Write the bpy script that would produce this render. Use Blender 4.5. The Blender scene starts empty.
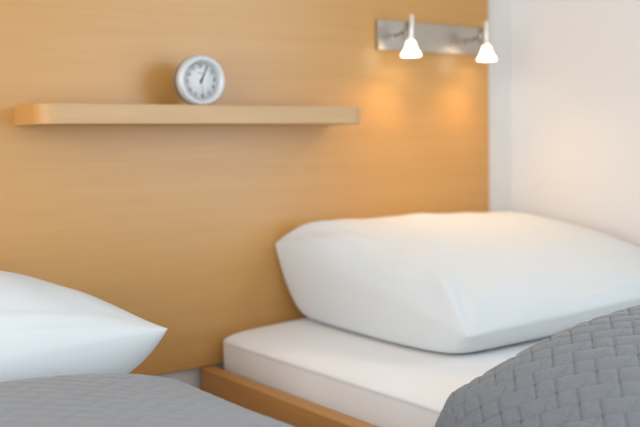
import bpy, bmesh, math, random
import numpy as np
from mathutils import Vector, Matrix, noise

random.seed(4)
scene = bpy.context.scene
COL = scene.collection
PI = math.pi

# ------------------------------------------------------------------ materials
def srgb(r, g, b):
    def f(c):
        c /= 255.0
        return c / 12.92 if c <= 0.04045 else ((c + 0.055) / 1.055) ** 2.4
    return (f(r), f(g), f(b), 1.0)

def new_mat(name):
    m = bpy.data.materials.new(name)
    m.use_nodes = True
    nt = m.node_tree
    b = nt.nodes['Principled BSDF']
    return m, nt, b

def plain(name, col, rough=0.6, metal=0.0, spec=0.5):
    m, nt, b = new_mat(name)
    b.inputs['Base Color'].default_value = col
    b.inputs['Roughness'].default_value = rough
    b.inputs['Metallic'].default_value = metal
    b.inputs['Specular IOR Level'].default_value = spec
    return m

def wood(name, c0, c1, scale, rough=0.38, contrast=(0.35, 0.7), spec=0.4):
    """beech: fine grain streaks along the axis with the smallest scale"""
    m, nt, b = new_mat(name)
    N, L = nt.nodes, nt.links
    tc = N.new('ShaderNodeTexCoord')
    mp = N.new('ShaderNodeMapping'); mp.inputs['Scale'].default_value = scale
    L.new(tc.outputs['Object'], mp.inputs['Vector'])
    n1 = N.new('ShaderNodeTexNoise'); n1.inputs['Scale'].default_value = 1.0
    n1.inputs['Detail'].default_value = 6; n1.inputs['Roughness'].default_value = 0.6
    n1.inputs['Distortion'].default_value = 0.35
    L.new(mp.outputs['Vector'], n1.inputs['Vector'])
    mp2 = N.new('ShaderNodeMapping'); mp2.inputs['Scale'].default_value = [s * 5 for s in scale]
    L.new(tc.outputs['Object'], mp2.inputs['Vector'])
    n2 = N.new('ShaderNodeTexNoise'); n2.inputs['Scale'].default_value = 1.0
    n2.inputs['Detail'].default_value = 3
    L.new(mp2.outputs['Vector'], n2.inputs['Vector'])
    mx = N.new('ShaderNodeMix'); mx.data_type = 'FLOAT'; mx.inputs[0].default_value = 0.35
    L.new(n1.outputs['Fac'], mx.inputs[2]); L.new(n2.outputs['Fac'], mx.inputs[3])
    cr = N.new('ShaderNodeValToRGB')
    cr.color_ramp.elements[0].position = contrast[0]; cr.color_ramp.elements[0].color = c0
    cr.color_ramp.elements[1].position = contrast[1]; cr.color_ramp.elements[1].color = c1
    L.new(mx.outputs[0], cr.inputs['Fac'])
    L.new(cr.outputs['Color'], b.inputs['Base Color'])
    b.inputs['Roughness'].default_value = rough
    b.inputs['Specular IOR Level'].default_value = spec
    return m

def fabric(name, col, bump_scale, bump=0.15, rough=0.9, sheen=0.15, var=0.06):
    m, nt, b = new_mat(name)
    N, L = nt.nodes, nt.links
    tc = N.new('ShaderNodeTexCoord')
    n = N.new('ShaderNodeTexNoise'); n.inputs['Scale'].default_value = bump_scale
    n.inputs['Detail'].default_value = 4
    L.new(tc.outputs['Object'], n.inputs['Vector'])
    cr = N.new('ShaderNodeValToRGB')
    cr.color_ramp.elements[0].position = 0.3
    cr.color_ramp.elements[0].color = tuple(c * (1 - var) for c in col[:3]) + (1,)
    cr.color_ramp.elements[1].position = 0.7
    cr.color_ramp.elements[1].color = tuple(min(1, c * (1 + var)) for c in col[:3]) + (1,)
    L.new(n.outputs['Fac'], cr.inputs['Fac'])
    L.new(cr.outputs['Color'], b.inputs['Base Color'])
    bp = N.new('ShaderNodeBump'); bp.inputs['Strength'].default_value = bump
    bp.inputs['Distance'].default_value = 0.001
    L.new(n.outputs['Fac'], bp.inputs['Height'])
    L.new(bp.outputs['Normal'], b.inputs['Normal'])
    b.inputs['Roughness'].default_value = rough
    b.inputs['Specular IOR Level'].default_value = 0.2
    b.inputs['Sheen Weight'].default_value = sheen
    b.inputs['Sheen Roughness'].default_value = 0.5
    return m

def plaster(name, col):
    m, nt, b = new_mat(name)
    N, L = nt.nodes, nt.links
    tc = N.new('ShaderNodeTexCoord')
    n = N.new('ShaderNodeTexNoise'); n.inputs['Scale'].default_value = 90
    n.inputs['Detail'].default_value = 5
    L.new(tc.outputs['Object'], n.inputs['Vector'])
    bp = N.new('ShaderNodeBump'); bp.inputs['Strength'].default_value = 0.12
    bp.inputs['Distance'].default_value = 0.002
    L.new(n.outputs['Fac'], bp.inputs['Height'])
    L.new(bp.outputs['Normal'], b.inputs['Normal'])
    b.inputs['Base Color'].default_value = col
    b.inputs['Roughness'].default_value = 0.85
    return m

def emit(name, col, strength, base=(0.9, 0.9, 0.88, 1)):
    m, nt, b = new_mat(name)
    b.inputs['Base Color'].default_value = base
    b.inputs['Roughness'].default_value = 0.25
    b.inputs['Emission Color'].default_value = col
    b.inputs['Emission Strength'].default_value = strength
    return m

def brushed(name, col, rough=0.32, aniso=0.7):
    m, nt, b = new_mat(name)
    N, L = nt.nodes, nt.links
    tc = N.new('ShaderNodeTexCoord')
    mp = N.new('ShaderNodeMapping'); mp.inputs['Scale'].default_value = (6, 6, 900)
    L.new(tc.outputs['Object'], mp.inputs['Vector'])
    n = N.new('ShaderNodeTexNoise'); n.inputs['Scale'].default_value = 1.0
    L.new(mp.outputs['Vector'], n.inputs['Vector'])
    bp = N.new('ShaderNodeBump'); bp.inputs['Strength'].default_value = 0.7
    bp.inputs['Distance'].default_value = 0.0006
    L.new(n.outputs['Fac'], bp.inputs['Height'])
    L.new(bp.outputs['Normal'], b.inputs['Normal'])
    b.inputs['Base Color'].default_value = col
    b.inputs['Metallic'].default_value = 1.0
    b.inputs['Roughness'].default_value = rough
    return m

M = {}
M['panel'] = wood('beech_panel', (0.535, 0.278, 0.076, 1), (0.59, 0.318, 0.096, 1), (1.1, 1.1, 26.0), rough=0.33, spec=0.70)
M['shelf'] = wood('beech_shelf', (0.53, 0.335, 0.165, 1), (0.62, 0.41, 0.215, 1), (1.6, 30.0, 30.0), rough=0.42)
def _end_grain_glow(m, tint):  # end grain tone plus warm lamplight on the ends, put into the colour
    nt = m.node_tree; N, L = nt.nodes, nt.links
    b = N['Principled BSDF']; src = b.inputs['Base Color'].links[0].from_socket
    tc = N.new('ShaderNodeTexCoord'); sx = N.new('ShaderNodeSeparateXYZ'); L.new(tc.outputs['Normal'], sx.inputs[0])
    ab = N.new('ShaderNodeMath'); ab.operation = 'ABSOLUTE'; L.new(sx.outputs['X'], ab.inputs[0])
    mr = N.new('ShaderNodeMapRange'); mr.inputs[1].default_value = 0.10; mr.inputs[2].default_value = 1.0
    L.new(ab.outputs[0], mr.inputs[0])
    mx = N.new('ShaderNodeMix'); mx.data_type = 'RGBA'; L.new(mr.outputs[0], mx.inputs[0])
    L.new(src, mx.inputs[6]); mx.inputs[7].default_value = tint
    L.new(mx.outputs[2], b.inputs['Base Color'])
_end_grain_glow(M['shelf'], (0.56, 0.285, 0.085, 1))
M['rail'] = wood('beech_rail', (0.54, 0.26, 0.072, 1), (0.64, 0.33, 0.100, 1), (30.0, 1.6, 30.0), rough=0.45)
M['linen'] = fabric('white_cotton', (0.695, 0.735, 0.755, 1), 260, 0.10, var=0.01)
M['sheet'] = fabric('white_sheet', (0.89, 0.895, 0.90, 1), 260, 0.10, var=0.01)
M['quilt'] = fabric('grey_quilt', (0.214, 0.231, 0.256, 1), 420, 0.5, var=0.14, sheen=0.25)
M['wall'] = plaster('white_plaster', (0.78, 0.775, 0.77, 1))
M['ceiling'] = plaster('ceiling_plaster', (0.66, 0.66, 0.66, 1))
M['floor'] = wood('pale_oak_floor', (0.55, 0.46, 0.36, 1), (0.66, 0.57, 0.46, 1), (14.0, 1.0, 14.0), rough=0.5)
M['steel'] = brushed('brushed_steel', (0.52, 0.49, 0.45, 1), 0.22)
M['chrome'] = plain('satin_chrome', (0.72, 0.71, 0.69, 1), 0.22, 1.0)
M['dark_metal'] = plain('dark_nickel', (0.30, 0.28, 0.26, 1), 0.35, 1.0)
M['stem'] = plain('polished_stem', (0.86, 0.85, 0.82, 1), 0.25, 0.35)  # near-white base stands in for the window mirrored in the chrome
M['shade'] = emit('lit_glass', (1.0, 0.80, 0.55, 1), 3.2)
M['bulb'] = emit('halogen', (1.0, 0.90, 0.74, 1), 30.0)
M['silver'] = plain('silver_plastic', (0.60, 0.615, 0.63, 1), 0.36, 0.25)
M['clock_back'] = plain('grey_plastic', (0.16, 0.16, 0.165, 1), 0.45)
M['dial'] = plain('white_dial', (0.74, 0.77, 0.80, 1), 0.5)
M['ink'] = plain('black_ink', (0.035, 0.037, 0.042, 1), 0.6)
M['ink_soft'] = plain('grey_ink', (0.28, 0.29, 0.30, 1), 0.6)
M['frame_white'] = plain('white_lacquer', (0.8, 0.8, 0.8, 1), 0.4)
def _glass():
    m, nt, b = new_mat('clock_glass')
    b.inputs['Base Color'].default_value = (1, 1, 1, 1)
    b.inputs['Roughness'].default_value = 0.03
    b.inputs['IOR'].default_value = 1.25
    b.inputs['Transmission Weight'].default_value = 1.0
    b.inputs['Alpha'].default_value = 0.35
    return m
M['glass'] = _glass()

# ------------------------------------------------------------------ helpers
def tag(o, label=None, cat=None, group=None, kind=None):
    if label: o['label'] = label
    if cat: o['category'] = cat
    if group: o['group'] = group
    if kind: o['kind'] = kind
    return o

def empty(name, loc, label, cat, group=None, rot=None):
    o = bpy.data.objects.new(name, None)
    COL.objects.link(o)
    o.location = loc
    o.empty_display_size = 0.05
    if rot is not None: o.rotation_euler = rot
    return tag(o, label, cat, group)

def link_bm(name, bm, mat, parent=None, smooth=True, loc=(0, 0, 0)):
    me = bpy.data.meshes.new(name)
    bm.normal_update()
    bm.to_mesh(me); bm.free()
    me.materials.append(mat)
    if smooth:
        me.polygons.foreach_set('use_smooth', [True] * len(me.polygons))
    o = bpy.data.objects.new(name, me)
    COL.objects.link(o)
    if parent is not None: o.parent = parent
    o.location = loc
    return o

def box_bm(x0, x1, y0, y1, z0, z1, bevel=0.0, seg=3, bm=None):
    nb = bmesh.new()
    bmesh.ops.create_cube(nb, size=1)
    for v in nb.verts:
        v.co = Vector((x0 + (v.co.x + .5) * (x1 - x0), y0 + (v.co.y + .5) * (y1 - y0), z0 + (v.co.z + .5) * (z1 - z0)))
    if bevel:
        bmesh.ops.bevel(nb, geom=list(nb.edges), offset=bevel, segments=seg, profile=0.5, affect='EDGES')
    bmesh.ops.recalc_face_normals(nb, faces=list(nb.faces))
    if bm is None: return nb
    me = bpy.data.meshes.new('tmp'); nb.to_mesh(me); nb.free(); bm.from_mesh(me); bpy.data.meshes.remove(me)
    return bm

def lathe_bm(profile, n=48, bm=None, mat=None, close=False):
    """profile of (r, h) revolved round local z"""
    bm = bm or bmesh.new()
    T = mat or Matrix.Identity(4)
    rings = []
    for r, h in profile:
        if r < 1e-6:
            rings.append([bm.verts.new(T @ Vector((0, 0, h)))])
        else:
            rings.append([bm.verts.new(T @ Vector((r * math.cos(2 * PI * k / n), r * math.sin(2 * PI * k / n), h))) for k in range(n)])
    pairs = list(zip(rings[:-1], rings[1:]))
    if close: pairs.append((rings[-1], rings[0]))
    for A, B in pairs:
        for k in range(n):
            a0, a1 = A[k % len(A)], A[(k + 1) % len(A)]
            b0, b1 = B[k % len(B)], B[(k + 1) % len(B)]
            vs = []
            for v in (a0, a1, b1, b0):
                if v not in vs: vs.append(v)
            if len(vs) >= 3:
                try: bm.faces.new(vs)
                except ValueError: pass
    bmesh.ops.recalc_face_normals(bm, faces=list(bm.faces))
    return bm

def frame_to(d):
    d = Vector(d).normalized()
    return d.to_track_quat('Z', 'Y').to_matrix().to_4x4()

def rod_bm(p, q, r, n=20, r2=None, chamfer=0.0):
    p, q = Vector(p), Vector(q)
    L = (q - p).length
    r2 = r if r2 is None else r2
    c = chamfer or min(r, r2) * 0.25
    T = Matrix.Translation(p) @ frame_to(q - p)
    return lathe_bm([(0, 0), (r - c, 0), (r, c), (r2, L - c), (r2 - c, L), (0, L)], n, mat=T)

def grid_mesh(name, P, mat, parent=None, closed_pair=None):
    """P: (nu, nv, 3) numpy array -> one quad grid mesh"""
    nu, nv = P.shape[:2]
    me = bpy.data.meshes.new(name)
    idx = np.arange(nu * nv).reshape(nu, nv)
    f = np.stack([idx[:-1, :-1], idx[1:, :-1], idx[1:, 1:], idx[:-1, 1:]], -1).reshape(-1, 4)
    me.from_pydata(P.reshape(-1, 3).tolist(), [], f.tolist())
    me.materials.append(mat)
    me.polygons.foreach_set('use_smooth', [True] * len(me.polygons))
    me.update()
    o = bpy.data.objects.new(name, me)
    COL.objects.link(o)
    if parent is not None: o.parent = parent
    return o

def sstep(a, b, x):
    t = np.clip((x - a) / (b - a), 0, 1)
    return t * t * (3 - 2 * t)

def vnoise(X, Y, sx, sy, seed):
    """smooth value noise on arrays"""
    rng = np.random.default_rng(seed)
    G = rng.uniform(-1, 1, (64, 64))
    x, y = X * sx + 7.3, Y * sy + 3.1
    xi, yi = np.floor(x).astype(int), np.floor(y).astype(int)
    fx, fy = x - xi, y - yi
    fx, fy = fx * fx * (3 - 2 * fx), fy * fy * (3 - 2 * fy)
    g = lambda a, b: G[a % 64, b % 64]
    return (g(xi, yi) * (1 - fx) + g(xi + 1, yi) * fx) * (1 - fy) + (g(xi, yi + 1) * (1 - fx) + g(xi + 1, yi + 1) * fx) * fy

# ------------------------------------------------------------------ setting
WX = 2.085                                   # right wall
def struct(name, bm, mat, smooth=False):
    return tag(link_bm(name, bm, mat, smooth=smooth), kind='structure')
struct('floor', box_bm(-1.6, WX, -4.2, 0.02, -0.08, 0.0), M['floor'])
struct('ceiling', box_bm(-1.6, WX, -4.2, 0.02, 2.5, 2.58), M['ceiling'])
struct('wall_back', box_bm(-1.6, WX + 0.12, 0.02, 0.14, -0.08, 2.58), M['wall'])
# right wall with a window opening nearer the camera than the frame shows
WY0, WY1, WZ0, WZ1 = -4.0, -1.20, 0.50, 1.90
wb = bmesh.new()
box_bm(WX, WX + 0.12, WY1, 0.02, -0.08, 2.58, bm=wb)
box_bm(WX, WX + 0.12, -4.2, WY0, -0.08, 2.58, bm=wb)
box_bm(WX, WX + 0.12, WY0, WY1, -0.08, WZ0, bm=wb)
box_bm(WX, WX + 0.12, WY0, WY1, WZ1, 2.58, bm=wb)
struct('wall_right', wb, M['wall'])
fb = bmesh.new()
for a in ((WY0, WY0 + .05, WZ0, WZ1), (WY1 - .05, WY1, WZ0, WZ1), (WY0 + .05, WY1 - .05, WZ0, WZ0 + .05),
          (WY0 + .05, WY1 - .05, WZ1 - .05, WZ1), ((WY0 + WY1) / 2 - .03, (WY0 + WY1) / 2 + .03, WZ0 + .05, WZ1 - .05)):
    box_bm(WX + .03, WX + .08, *a, bm=fb)
struct('window_1', fb, M['frame_white'])

# ------------------------------------------------------------------ headboard panel and shelf
hp = link_bm('headboard_panel', box_bm(-0.45, 1.971, 0.0, 0.0195, 0.439, 1.75, 0.0015, 2), M['panel'], smooth=False)
tag(hp, 'wide light beech wood headboard panel fixed to the white wall behind both beds', 'headboard')

def shelf():
    x0, x1, d, z0, z1, r = 0.602, 1.402, 0.15, 1.002, 1.042, 0.040
    pts = [(x0, 0)]
    for k in range(13):
        a = PI + (PI / 2) * k / 12
        pts.append((x0 + r + r * math.cos(a), -d + r + r * math.sin(a)))
    for k in range(13):
        a = 1.5 * PI + (PI / 2) * k / 12
        pts.append((x1 - r + r * math.cos(a), -d + r + r * math.sin(a)))
    pts.append((x1, 0))
    bm = bmesh.new()
    vs = [bm.verts.new((x, y, z0)) for x, y in pts]
    f = bm.faces.new(vs)
    e = bmesh.ops.extrude_face_region(bm, geom=[f])
    for v in e['geom']:
        if isinstance(v, bmesh.types.BMVert): v.co.z = z1
    bmesh.ops.recalc_face_normals(bm, faces=list(bm.faces))
    ed = [q for q in bm.edges if abs(q.verts[0].co.z - q.verts[1].co.z) < 1e-6 and not (q.verts[0].co.y > -1e-6 and q.verts[1].co.y > -1e-6)]
    bmesh.ops.bevel(bm, geom=ed, offset=0.002, segments=2, profile=0.5, affect='EDGES')
    for v in bm.verts: v.co -= Vector((x0, 0, z0))
    o = link_bm('wall_shelf', bm, M['shelf'], smooth=False, loc=(x0, 0, z0))
    tag(o, 'pale beech wall shelf with rounded ends carrying the clock on the headboard panel', 'shelf')
shelf()

# ------------------------------------------------------------------ clock
def clock():
    R = 0.0565
    root = empty('alarm_clock', (0.983, -0.085, 1.042 + R - 0.001),
                 'small round silver alarm clock with white dial standing on the wooden shelf', 'clock')
    ax = Vector((math.sin(math.radians(CLK[0])), -math.cos(math.radians(CLK[0])), math.sin(math.radians(CLK[1])))).normalized()
    up = Vector((0, 0, 1)); xr = up.cross(ax).normalized(); up = ax.cross(xr)
    T = Matrix((xr, up, ax)).transposed().to_4x4() @ Matrix.Rotation(math.radians(CLK[2]), 4, 'Z')
    root.matrix_world = Matrix.Translation(root.location) @ T
    # local: x right, y up, z towards the viewer
    link_bm('body', lathe_bm([(0, -0.030), (0.036, -0.030), (0.047, -0.026), (0.0535, -0.016), (R - .0006, -0.004), (R - .0006, 0.0), (0.04, 0.0), (0, 0.0)], 64), M['clock_back'], root)
    prof = []
    for k in range(17):
        a = -0.25 * PI + (1.15 * PI) * k / 16
        prof.append((0.0480 + 0.0085 * math.cos(a), 0.0080 + 0.0125 * math.sin(a)))
    prof += [(0.0385, 0.0100), (0.0385, 0.0005), (0.053, -0.002)]
    link_bm('bezel', lathe_bm(prof, 72, close=True), M['silver'], root)
    dial = link_bm('dial', lathe_bm([(0, 0.0085), (0.0384, 0.0085), (0.0384, 0.004), (0, 0.004)], 64), M['dial'], root)
    # numerals
    nb = bmesh.new()
    for h in range(1, 13):
        cu = bpy.data.curves.new('numeral', 'FONT')
        cu.body = str(h); cu.size = 0.0105; cu.align_x = 'CENTER'; cu.align_y = 'CENTER'; cu.extrude = 0.0001
        cu.offset = 0.00018
        ob = bpy.data.objects.new('numeral', cu); COL.objects.link(ob)
        dg = bpy.context.evaluated_depsgraph_get()
        me = bpy.data.meshes.new_from_object(ob.evaluated_get(dg))
        a = 2 * PI * h / 12
        me.transform(Matrix.Translation((0.0312 * math.sin(a), 0.0312 * math.cos(a), 0.0088)))
        nb.from_mesh(me)
        bpy.data.objects.remove(ob); bpy.data.curves.remove(cu); bpy.data.meshes.remove(me)
    link_bm('numerals', nb, M['ink'], dial, smooth=False)
    tb = bmesh.new()
    for k in range(60):
        a = 2 * PI * k / 60
        w, l = (0.0005, 0.0025) if k % 5 == 0 else (0.00025, 0.0014)
        q = box_bm(-w, w, 0.0374 - l, 0.0374, 0.0086, 0.0088)
        for v in q.verts: v.co = Matrix.Rotation(-a, 3, 'Z') @ v.co
        me = bpy.data.meshes.new('t'); q.to_mesh(me); q.free(); tb.from_mesh(me); bpy.data.meshes.remove(me)
    link_bm('minute_marks', tb, M['ink_soft'], dial, smooth=False)
    lb = bmesh.new()
    for x0, x1, y0, y1 in ((-0.0050, -0.0020, 0.0150, 0.0172), (-0.0012, 0.0012, 0.0143, 0.0178), (0.0020, 0.0050, 0.0150, 0.0172)):
        box_bm(x0, x1, y0, y1, 0.0086, 0.0088, bm=lb)
    link_bm('dial_mark', lb, M['ink_soft'], dial, smooth=False)
    def hand(name, ang, l, w0, w1, tail, z, mat):
        bm = bmesh.new()
        pts = [(-w0, -tail), (w0, -tail), (w0, 0), (w1, l), (-w1, l), (-w0, 0)]
        vs = [bm.verts.new((x, y, z)) for x, y in pts]
        f = bm.faces.new(vs)
        e = bmesh.ops.extrude_face_region(bm, geom=[f])
        for v in e['geom']:
            if isinstance(v, bmesh.types.BMVert): v.co.z += 0.0005
        for v in bm.verts: v.co = Matrix.Rotation(-math.radians(ang), 3, 'Z') @ v.co
        bmesh.ops.recalc_face_normals(bm, faces=list(bm.faces))
        return link_bm(name, bm, mat, root, smooth=False)
    hand('hour_hand', 32.5, 0.0185, 0.0021, 0.0015, 0.005, 0.0094, M['ink'])
    hand('minute_hand', 30.0, 0.0300, 0.0011, 0.0007, 0.006, 0.0102, M['ink'])
    hand('second_hand', 182.0, 0.0290, 0.0004, 0.0003, 0.008, 0.0110, M['ink_soft'])
    link_bm('hub', lathe_bm([(0, 0.0117), (0.0024, 0.0117), (0.0030, 0.0112), (0.0030, 0.0088), (0, 0.0088)], 24), M['ink'], root)
    link_bm('glass', lathe_bm([(0, 0.0150), (0.02, 0.0146), (0.0380, 0.0132), (0.0380, 0.0126), (0.02, 0.0139), (0, 0.0143)], 48), M['glass'], root)
CLK = (-4, -3, 6)
clock()

# ------------------------------------------------------------------ wall lamp
def wall_lamp():
    x0, x1, z0, z1 = 1.553, 1.934, 1.199, 1.276
    xc, zc = (x0 + x1) / 2, (z0 + z1) / 2
    root = empty('wall_lamp', (xc, 0, zc), 'brushed steel wall lamp with two small lit glass shades on the headboard panel', 'lamp')
    link_bm('backplate', box_bm(x0 - xc, x1 - xc, -0.010, -0.0002, z0 - zc, z1 - zc, 0.0012, 2), M['steel'], root, smooth=False)
    for x, lean in ((1.604 - xc, 0.03), (1.880 - xc, -0.01)):
        y = -0.080
        top, bot = Vector((x + lean * .15, y, 0.046)), Vector((x, y, -0.022))
        h = link_bm('spotlight_holder', rod_bm((x - .006, y + .013, -0.016), (x - .006 + lean * .3, y + .013, 0.028), 0.0070), M['dark_metal'], root)
        link_bm('arm', rod_bm((x, -0.0095, -0.002), (x - .006 + lean * .15, y + .013, 0.006), 0.0034), M['dark_metal'], h)
        link_bm('rosette', rod_bm((x, -0.010, -0.002), (x, -0.013, -0.002), 0.009), M['steel'], h)
        link_bm('stem', rod_bm(bot + Vector((0, 0, -.004)), top, 0.0052), M['stem'], h)
        # bell-shaped glass with a wall of its own
        out = [(0.009, 0.002), (0.0125, 0.0), (0.0150, -0.006), (0.0165, -0.013), (0.0195, -0.021), (0.0245, -0.030), (0.0295, -0.037), (0.0312, -0.042), (0.0306, -0.0455)]
        out = [(r * .86, z * .84) for r, z in out]
        inn = [(r - 0.0018, z - 0.0004) for r, z in out[::-1]]
        inn[-1] = (0.007, 0.0005)
        T = Matrix.Translation(bot)
        link_bm('lamp_shade', lathe_bm(out + inn, 48, mat=T, close=True), M['shade'], h)
        link_bm('bulb', lathe_bm([(0, -0.006), (0.006, -0.010), (0.0085, -0.020), (0.0085, -0.030), (0.005, -0.036), (0, -0.0375)], 24, mat=T), M['bulb'], h)
        li = bpy.data.lights.new('lamp_light', 'SPOT')
        li.energy = LAMP_W; li.color = (1.0, 0.60, 0.27); li.shadow_soft_size = 0.018
        li.spot_size = math.radians(145); li.spot_blend = 1.0
        lo = bpy.data.objects.new('lamp_light', li); COL.objects.link(lo)
        lo.location = (xc + x, y, zc + bot.z - 0.046)
        lo.rotation_euler = Vector((-0.32, -0.36, -1)).to_track_quat('-Z', 'Y').to_euler()
LAMP_W = 2.5
wall_lamp()

# ------------------------------------------------------------------ beds
def bed(xc, label, y_end=-2.03):
    root = empty('bed_frame', (xc, -1.0, 0), label, 'bed', 'wooden bed frames')
    w, t = 0.490, 0.038
    def part(name, a, b, c, d, e, f, mat=M['rail'], bev=0.003):
        return link_bm(name, box_bm(a, b, c + 1.0, d + 1.0, e, f, bev, 2), mat, root, smooth=False)
    part('side_rail', -w, -w + t, y_end, -0.002, 0.26, 0.438)
    part('side_rail', w - t, w, y_end, -0.002, 0.26, 0.438)
    part('foot_rail', -w + t, w - t, y_end, y_end + t, 0.26, 0.438)
    part('head_rail', -w + t, w - t, -0.030, -0.002, 0.26, 0.352)
    part('slatted_base', -w + t, w - t, y_end + t, -0.030, 0.335, 0.360)
    for sx in (-1, 1):
        for y in (-0.10, y_end + 0.10):
            x = sx * (w - 0.035)
            part('leg', x - .03, x + .03, y - .03, y + .03, 0.0, 0.26)
    return root

def mattress(xc, label, seed, zt=0.525):
    w, y0, y1, zb = 0.448, -1.985, -0.004, 0.3605
    nx, ny = 150, 200
    # closed tube-like loop round the section, lofted along y with rounded ends
    n = 120
    A = np.linspace(0, 2 * PI, n, endpoint=False)
    hz = (zt - zb) / 2; cz = (zt + zb) / 2
    def section(sx, sz):
        e = 0.26
        ca, sa = np.cos(A), np.sin(A)
        X = np.sign(ca) * np.abs(ca) ** e * sx
        Z = np.sign(sa) * np.abs(sa) ** e * sz
        return X, Z
    ys = np.concatenate([y1 - 0.035 * (1 - np.cos(np.linspace(0, PI / 2, 10))), np.linspace(y1 - 0.05, y0 + 0.05, 120), y0 + 0.035 * (1 - np.cos(np.linspace(PI / 2, 0, 10)))])
    rows = []
    for y in ys:
        d = min(y1 - y, y - y0)
        k = 1.0 if d >= 0.035 else math.sqrt(max(0, 1 - (1 - d / 0.035) ** 2))
        X, Z = section(w - 0.035 * (1 - k), hz - 0.030 * (1 - k))
        rows.append(np.stack([X, np.full(n, y), cz + Z], -1))
    P = np.array(rows)
    # slightly domed top, soft rumples
    top = sstep(cz + 0.5 * hz, zt, P[..., 2])
    P[..., 2] += top * 0.004 * vnoise(P[..., 0], P[..., 1], 7, 5, seed) - top * 0.006 * (np.abs(P[..., 0]) / w) ** 4
    side = sstep(w * 0.9, w, np.abs(P[..., 0])) * sstep(zb + .03, zb + .1, P[..., 2])
    P[..., 0] += np.sign(P[..., 0]) * side * (0.0016 * vnoise(P[..., 1], P[..., 2], 26, 9, seed + 1) - 0.0012)
    P[..., 0] -= np.sign(P[..., 0]) * 0.005 * sstep(0.500, 0.490, P[..., 2]) * sstep(w * .85, w * .97, np.abs(P[..., 0]))
    # hanging folds of the sheet at the head corner
    fold = side * np.exp(-((P[..., 1] + 0.05) / 0.05) ** 2)
    P[..., 0] += np.sign(P[..., 0]) * fold * 0.003 * np.sin(P[..., 1] * 210)
    bm = bmesh.new()
    R = [[bm.verts.new(p) for p in r] for r in P]
    for a, b in zip(R[:-1], R[1:]):
        for k in range(n):
            bm.faces.new((a[k], a[(k + 1) % n], b[(k + 1) % n], b[k]))
    bm.faces.new(R[0]); bm.faces.new(R[-1])
    bmesh.ops.recalc_face_normals(bm, faces=list(bm.faces))
    o = link_bm('mattress', bm, M['sheet'], loc=(xc, 0, 0))
    tag(o, label, 'mattress', 'sheeted mattresses in the bed frames')
    return o

XR, XL = 1.500, 0.265
bed(XR, 'light wooden bed frame with slim side rail under the white sheeted mattress on the right')
bed(XL, 'light wooden frame of the left bed, hidden below its blue-grey bedspread')
mattress(XR, 'white sheeted mattress lying bare below the pillow in the right bed', 11)
mattress(XL, 'mattress of the left bed, hidden under the pointed pillow and blue-grey bedspread', 12)

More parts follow.
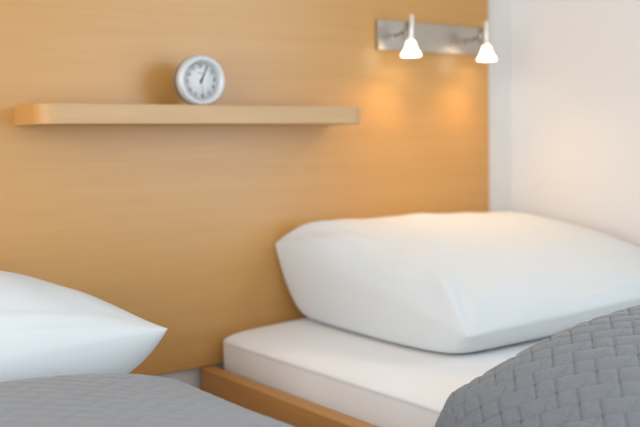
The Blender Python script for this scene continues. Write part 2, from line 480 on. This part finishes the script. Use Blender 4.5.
# ------------------------------------------------------------------ pillows
def pillow(name, label, x0, x1, yf, yb, zmat, par, seed):
    """closed pillow: par gives seam heights and puff; front is towards the camera (yf)"""
    n, m = 150, 120
    # denser towards the seam
    u = np.sin(np.linspace(-PI / 2, PI / 2, n)); v = np.sin(np.linspace(-PI / 2, PI / 2, m))
    u = 0.6 * u + 0.4 * np.linspace(-1, 1, n); v = 0.6 * v + 0.4 * np.linspace(-1, 1, m)
    U, V = np.meshgrid(u, v, indexing='ij')
    # outline: edges drawn in between the corners
    pin = par.get('pin', 0.03)
    xc, hw = (x0 + x1) / 2, (x1 - x0) / 2
    yc, hd = (yf + yb) / 2, (yb - yf) / 2
    X = xc + hw * U * (1 - pin * (1 - V ** 2)) + par.get('x0f', 0) * (1 - U) / 2 * (1 - V) / 2 + par.get('x1f', 0) * (1 + U) / 2 * (1 - V) / 2
    Y = yc + hd * V * (1 - par.get('pin_y', pin) * (1 - U ** 2) * (V < 0))
    # seam plane: four corner heights
    fl, fr, bl, br = par['seam']
    s, t = (U + 1) / 2, (V + 1) / 2
    S = (fl * (1 - s) + fr * s) * (1 - t) + (bl * (1 - s) + br * s) * t
    S += par.get('seam_sag', 0) * (1 - U ** 2) * (1 - t)
    def prof(w, pn, pp):           # separate fullness towards the two ends
        e = np.where(w < 0, pn, pp)
        return np.clip(1 - np.abs(w) ** e, 0, 1)
    ft = prof(U, *par['eu']) ** par['ku'] * prof(V, *par['ev']) ** par['kv']
    top = S + par['ht'] * ft
    fbv = prof(V, *par.get('bv', (5, 5)))
    fb = prof(U, *par.get('bu', (5, 5))) ** 0.5 * np.where(V < 0, fbv ** par.get('kbf', 0.5), fbv ** 0.5)
    bot = S - par['hb'] * fb
    # soft unevenness of the filling and pulled creases running in from the corners
    amp = np.sqrt(np.clip(ft, 0, 1))
    top += amp * (0.006 * vnoise(X, Y, 6, 7, seed) + 0.002 * vnoise(X, Y, 17, 13, seed + 1))
    for cu, cv, a0, k, ln in par.get('creases', ()):
        dx, dy = (U - cu) * hw, (V - cv) * hd
        r = np.hypot(dx, dy); th = np.arctan2(dy, dx)
        w = np.exp(-((r - ln * 0.45) / (ln * 0.38)) ** 2)
        top += amp * w * a0 * np.sin(k * th + seed)
    for (ua, va, ub, vb, wd, a0) in par.get('ridges', ()):   # single fold between two points of the top
        ax_, ay_, bx_, by_ = ua * hw, va * hd, ub * hw, vb * hd
        px, py = U * hw - ax_, V * hd - ay_
        lx, ly = bx_ - ax_, by_ - ay_; L2 = lx * lx + ly * ly
        tt = np.clip((px * lx + py * ly) / L2, 0, 1)
        dd = np.hypot(px - tt * lx, py - tt * ly)
        top += a0 * np.exp(-(dd / wd) ** 2) * np.sin(PI * np.clip(tt, 0.02, 0.98)) ** 0.7 * amp ** 0.5
    # bottom rests on the mattress
    lim = zmat + 0.004
    soft = 0.012
    bot = lim + soft * np.log1p(np.exp((bot - lim) / soft))
    # the filling under a raised seam draws in towards the mattress
    XB = X + par.get('lean', 0) * np.clip((S - bot) / 0.17, 0, 1) * (U < 0) * np.abs(U) ** 8
    edge = (np.abs(U) > 0.9999) | (np.abs(V) > 0.9999)
    bot = np.where(edge, top, np.minimum(bot, top - 0.0002))
    vt = np.stack([X, Y, top], -1); vb_ = np.stack([XB, Y, bot], -1)
    # belly pushes out a little past the seam below, and the pillow back is pressed on the panel
    vt[..., 1] = np.minimum(vt[..., 1], -0.003); vb_[..., 1] = np.minimum(vb_[..., 1], -0.003)
    bm = bmesh.new()
    A = [[bm.verts.new(vt[i, j]) for j in range(m)] for i in range(n)]
    B = [[A[i][j] if edge[i, j] else bm.verts.new(vb_[i, j]) for j in range(m)] for i in range(n)]
    for i in range(n - 1):
        for j in range(m - 1):
            bm.faces.new((A[i][j], A[i + 1][j], A[i + 1][j + 1], A[i][j + 1]))
            q = (B[i][j], B[i][j + 1], B[i + 1][j + 1], B[i + 1][j])
            if len(set(q)) == 4 and not all(x in (A[i][j], A[i + 1][j], A[i + 1][j + 1], A[i][j + 1]) for x in q):
                bm.faces.new(q)
    bmesh.ops.recalc_face_normals(bm, faces=list(bm.faces))
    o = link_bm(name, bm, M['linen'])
    tag(o, label, 'pillow', 'white pillows on the two beds')
    return o

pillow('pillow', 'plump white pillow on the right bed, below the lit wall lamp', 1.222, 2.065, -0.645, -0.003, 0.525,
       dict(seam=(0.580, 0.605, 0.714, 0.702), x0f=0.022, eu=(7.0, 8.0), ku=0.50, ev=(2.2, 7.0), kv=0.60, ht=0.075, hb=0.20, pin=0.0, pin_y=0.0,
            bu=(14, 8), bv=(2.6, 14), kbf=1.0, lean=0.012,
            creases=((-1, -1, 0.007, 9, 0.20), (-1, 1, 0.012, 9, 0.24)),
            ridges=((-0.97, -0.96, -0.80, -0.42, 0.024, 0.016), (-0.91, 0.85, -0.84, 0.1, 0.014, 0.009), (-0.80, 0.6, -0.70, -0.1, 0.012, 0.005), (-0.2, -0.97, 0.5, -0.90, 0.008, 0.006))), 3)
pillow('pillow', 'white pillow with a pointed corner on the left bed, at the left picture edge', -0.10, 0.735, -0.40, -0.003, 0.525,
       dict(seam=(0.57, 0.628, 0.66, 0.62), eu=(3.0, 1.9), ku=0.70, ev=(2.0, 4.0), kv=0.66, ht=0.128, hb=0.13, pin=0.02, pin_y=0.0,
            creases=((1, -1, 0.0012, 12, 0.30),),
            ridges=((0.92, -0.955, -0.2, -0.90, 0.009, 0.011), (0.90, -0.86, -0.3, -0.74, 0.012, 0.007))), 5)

# ------------------------------------------------------------------ quilted bedspreads
TS = 0.029                                   # one stitched square
def quilt_height(p, q):
    """stitched squares and double squares, every row stepped on by one square"""
    p, q = (p - q) * 0.7071, (p + q) * 0.7071
    r = np.floor(q / TS).astype(int); c = np.floor(p / TS).astype(int)
    fp, fq = p / TS - c, q / TS - r
    k = (c - r) % 3                           # 0 = single square, 1+2 = double
    dl = np.where(k == 2, 9.0, fp); dr = np.where(k == 1, 9.0, 1 - fp)
    d = np.minimum(np.minimum(dl, dr), np.minimum(fq, 1 - fq)) * TS
    h = 1 - np.exp(-(d / 0.0030))
    # short slanted stitch line across the second half of a double square
    dg = np.abs((fp - 0.15) - (1 - fq) * 0.7) * TS / 1.22
    dots = 0.6 + 0.4 * np.cos(2 * PI * fq * 6)
    h = h - np.where(k == 2, 0.45 * dots * np.exp(-(dg / 0.0016) ** 2), 0)
    return h

def bedspread(label, xc, y_head, skew, y_foot, zt, nexp, seed, w=0.506, zb=0.42, hem=0.27, res=0.0024, R=0.10, lump=0.008, puff=0.0062, hump=0.0):
    # section across the bed, resampled to equal arc length
    th = np.linspace(0, PI, 900)
    cx, sz = np.cos(th), np.sin(th)
    X = -w * np.sign(cx) * np.abs(cx) ** (2 / nexp)
    Z = zb + (zt - zb) * np.abs(sz) ** (2 / nexp)
    X = np.concatenate([[-w], X, [w]]); Z = np.concatenate([[hem], Z, [hem]])
    s = np.concatenate([[0], np.cumsum(np.hypot(np.diff(X), np.diff(Z)))])
    na = int(s[-1] / res)
    a = np.linspace(0, s[-1], na)
    X, Z = np.interp(a, s, X), np.interp(a, s, Z)
    Ltot = (y_head - y_foot) + R * (PI / 2 - 1)
    nb = int(Ltot / res)
    b = np.linspace(0, Ltot, nb)
    A, B = np.meshgrid(a, b, indexing='ij')
    X0 = np.repeat(X[:, None], nb, 1); Z0 = np.repeat(Z[:, None], nb, 1)
    arc = R * PI / 2
    t = np.clip(B / R, 0, PI / 2)
    lift = np.sin(t)
    Y = y_head - np.where(B < arc, R * (1 - np.cos(t)), R + (B - arc)) + skew * X0
    GX = np.clip(X0, -0.500, 0.500); GZ = np.minimum(Z0, 0.539)
    PX = GX + (X0 - GX) * lift; PZ = GZ + (Z0 - GZ) * lift
    PZ = PZ - hump * lift * sstep(0.04, 0.55, B - arc) * np.clip((Z0 - 0.40) / 0.2, 0, 1)
    inner = sstep(0, 0.25, (Z0 - hem)) * lift
    PZ = PZ + inner * lump * vnoise(PX, Y, 4.2, 4.6, seed)
    lim = 0.541 - 0.090 * sstep(0.452, 0.492, np.abs(PX))
    PZ = np.where(Z0 > 0.46, np.maximum(PZ, lim), PZ)
    P = np.stack([PX + xc, Y, PZ], -1)
    # outward normals
    du = np.gradient(P, axis=0); dv = np.gradient(P, axis=1)
    N = np.cross(dv, du); N /= np.linalg.norm(N, axis=-1, keepdims=True) + 1e-9
    if N[na // 2, nb // 2, 2] < 0: N = -N
    hgt = quilt_height(B + 0.013, (s[-1] - A) + 0.01)
    hgt = hgt * sstep(0.0, 0.03, B)
    P = P + N * (puff * hgt)[..., None]
    o = grid_mesh('bedspread', P, M['quilt'])
    sol = o.modifiers.new('thickness', 'SOLIDIFY'); sol.thickness = 0.006; sol.offset = -1.0 if N[na // 2, nb // 2, 2] > 0 else 1.0
    tag(o, label, 'bedspread', 'grey quilted bedspreads on the two beds')
    return o

bedspread('grey quilted bedspread mounded on the right bed, in front of the plump pillow', XR, -0.905, -0.18, -2.06, 0.674, 2.25, 21, hump=0.12)
bedspread('blue-grey quilted bedspread on the left bed, in front of the pillow with the pointed corner', XL, -0.43, -0.02, -2.06, 0.600, 3.1, 22, res=0.004, puff=0.0022)

# ------------------------------------------------------------------ light
def area(name, loc, target, sx, sy, power, col):
    li = bpy.data.lights.new(name, 'AREA'); li.shape = 'RECTANGLE'; li.size = sx; li.size_y = sy
    li.energy = power; li.color = col
    o = bpy.data.objects.new(name, li); COL.objects.link(o)
    o.location = loc
    d = Vector(target) - Vector(loc)
    o.rotation_euler = d.to_track_quat('-Z', 'Y').to_euler()
    return o
area('window_and_fill', (WX + 0.10, (WY0 + WY1) / 2, (WZ0 + WZ1) / 2), (WX - 1, (WY0 + WY1) / 2, (WZ0 + WZ1) / 2), WY1 - WY0 - .1, WZ1 - WZ0 - .1, 28, (0.67, 0.86, 1.0))

# added fill light on the left, brightens the shaded bed sides; no window
area('window_and_fill', (-1.58, -1.6, 1.15), (0, -1.5, 0.85), 2.2, 1.8, 36, (1.0, 0.97, 0.94))

w = bpy.data.worlds.new('daylight'); scene.world = w
w.use_nodes = True
bg = w.node_tree.nodes['Background']
bg.inputs['Color'].default_value = (0.94, 0.97, 1.0, 1)
bg.inputs['Strength'].default_value = 1.0

# ------------------------------------------------------------------ camera
def camera():
    yaw, pitch, roll, f = math.radians(35.653), math.radians(4.161), math.radians(-1.044), 925.9
    F = Vector((math.sin(yaw) * math.cos(pitch), math.cos(yaw) * math.cos(pitch), -math.sin(pitch)))
    r = Vector((math.cos(yaw), -math.sin(yaw), 0)); u = r.cross(F)
    r2 = r * math.cos(roll) + u * math.sin(roll); u2 = -r * math.sin(roll) + u * math.cos(roll)
    c = bpy.data.cameras.new('camera'); o = bpy.data.objects.new('camera', c); COL.objects.link(o)
    o.matrix_world = Matrix.Translation((0, -1.9, 0.95)) @ Matrix((r2, u2, -F)).transposed().to_4x4()
    c.sensor_width = 36; c.sensor_fit = 'HORIZONTAL'; c.lens = f * 36 / 640
    c.clip_start = 0.02
    c.dof.use_dof = True; c.dof.focus_distance = 1.58; c.dof.aperture_fstop = 2.4
    scene.camera = o
camera()

vs = scene.view_settings
vs.view_transform = 'Standard'; vs.look = 'None'; vs.gamma = 1.0; vs.use_curve_mapping = False
vs.exposure = 0.22
scene.cycles.max_bounces = 8 if hasattr(scene, 'cycles') else 8
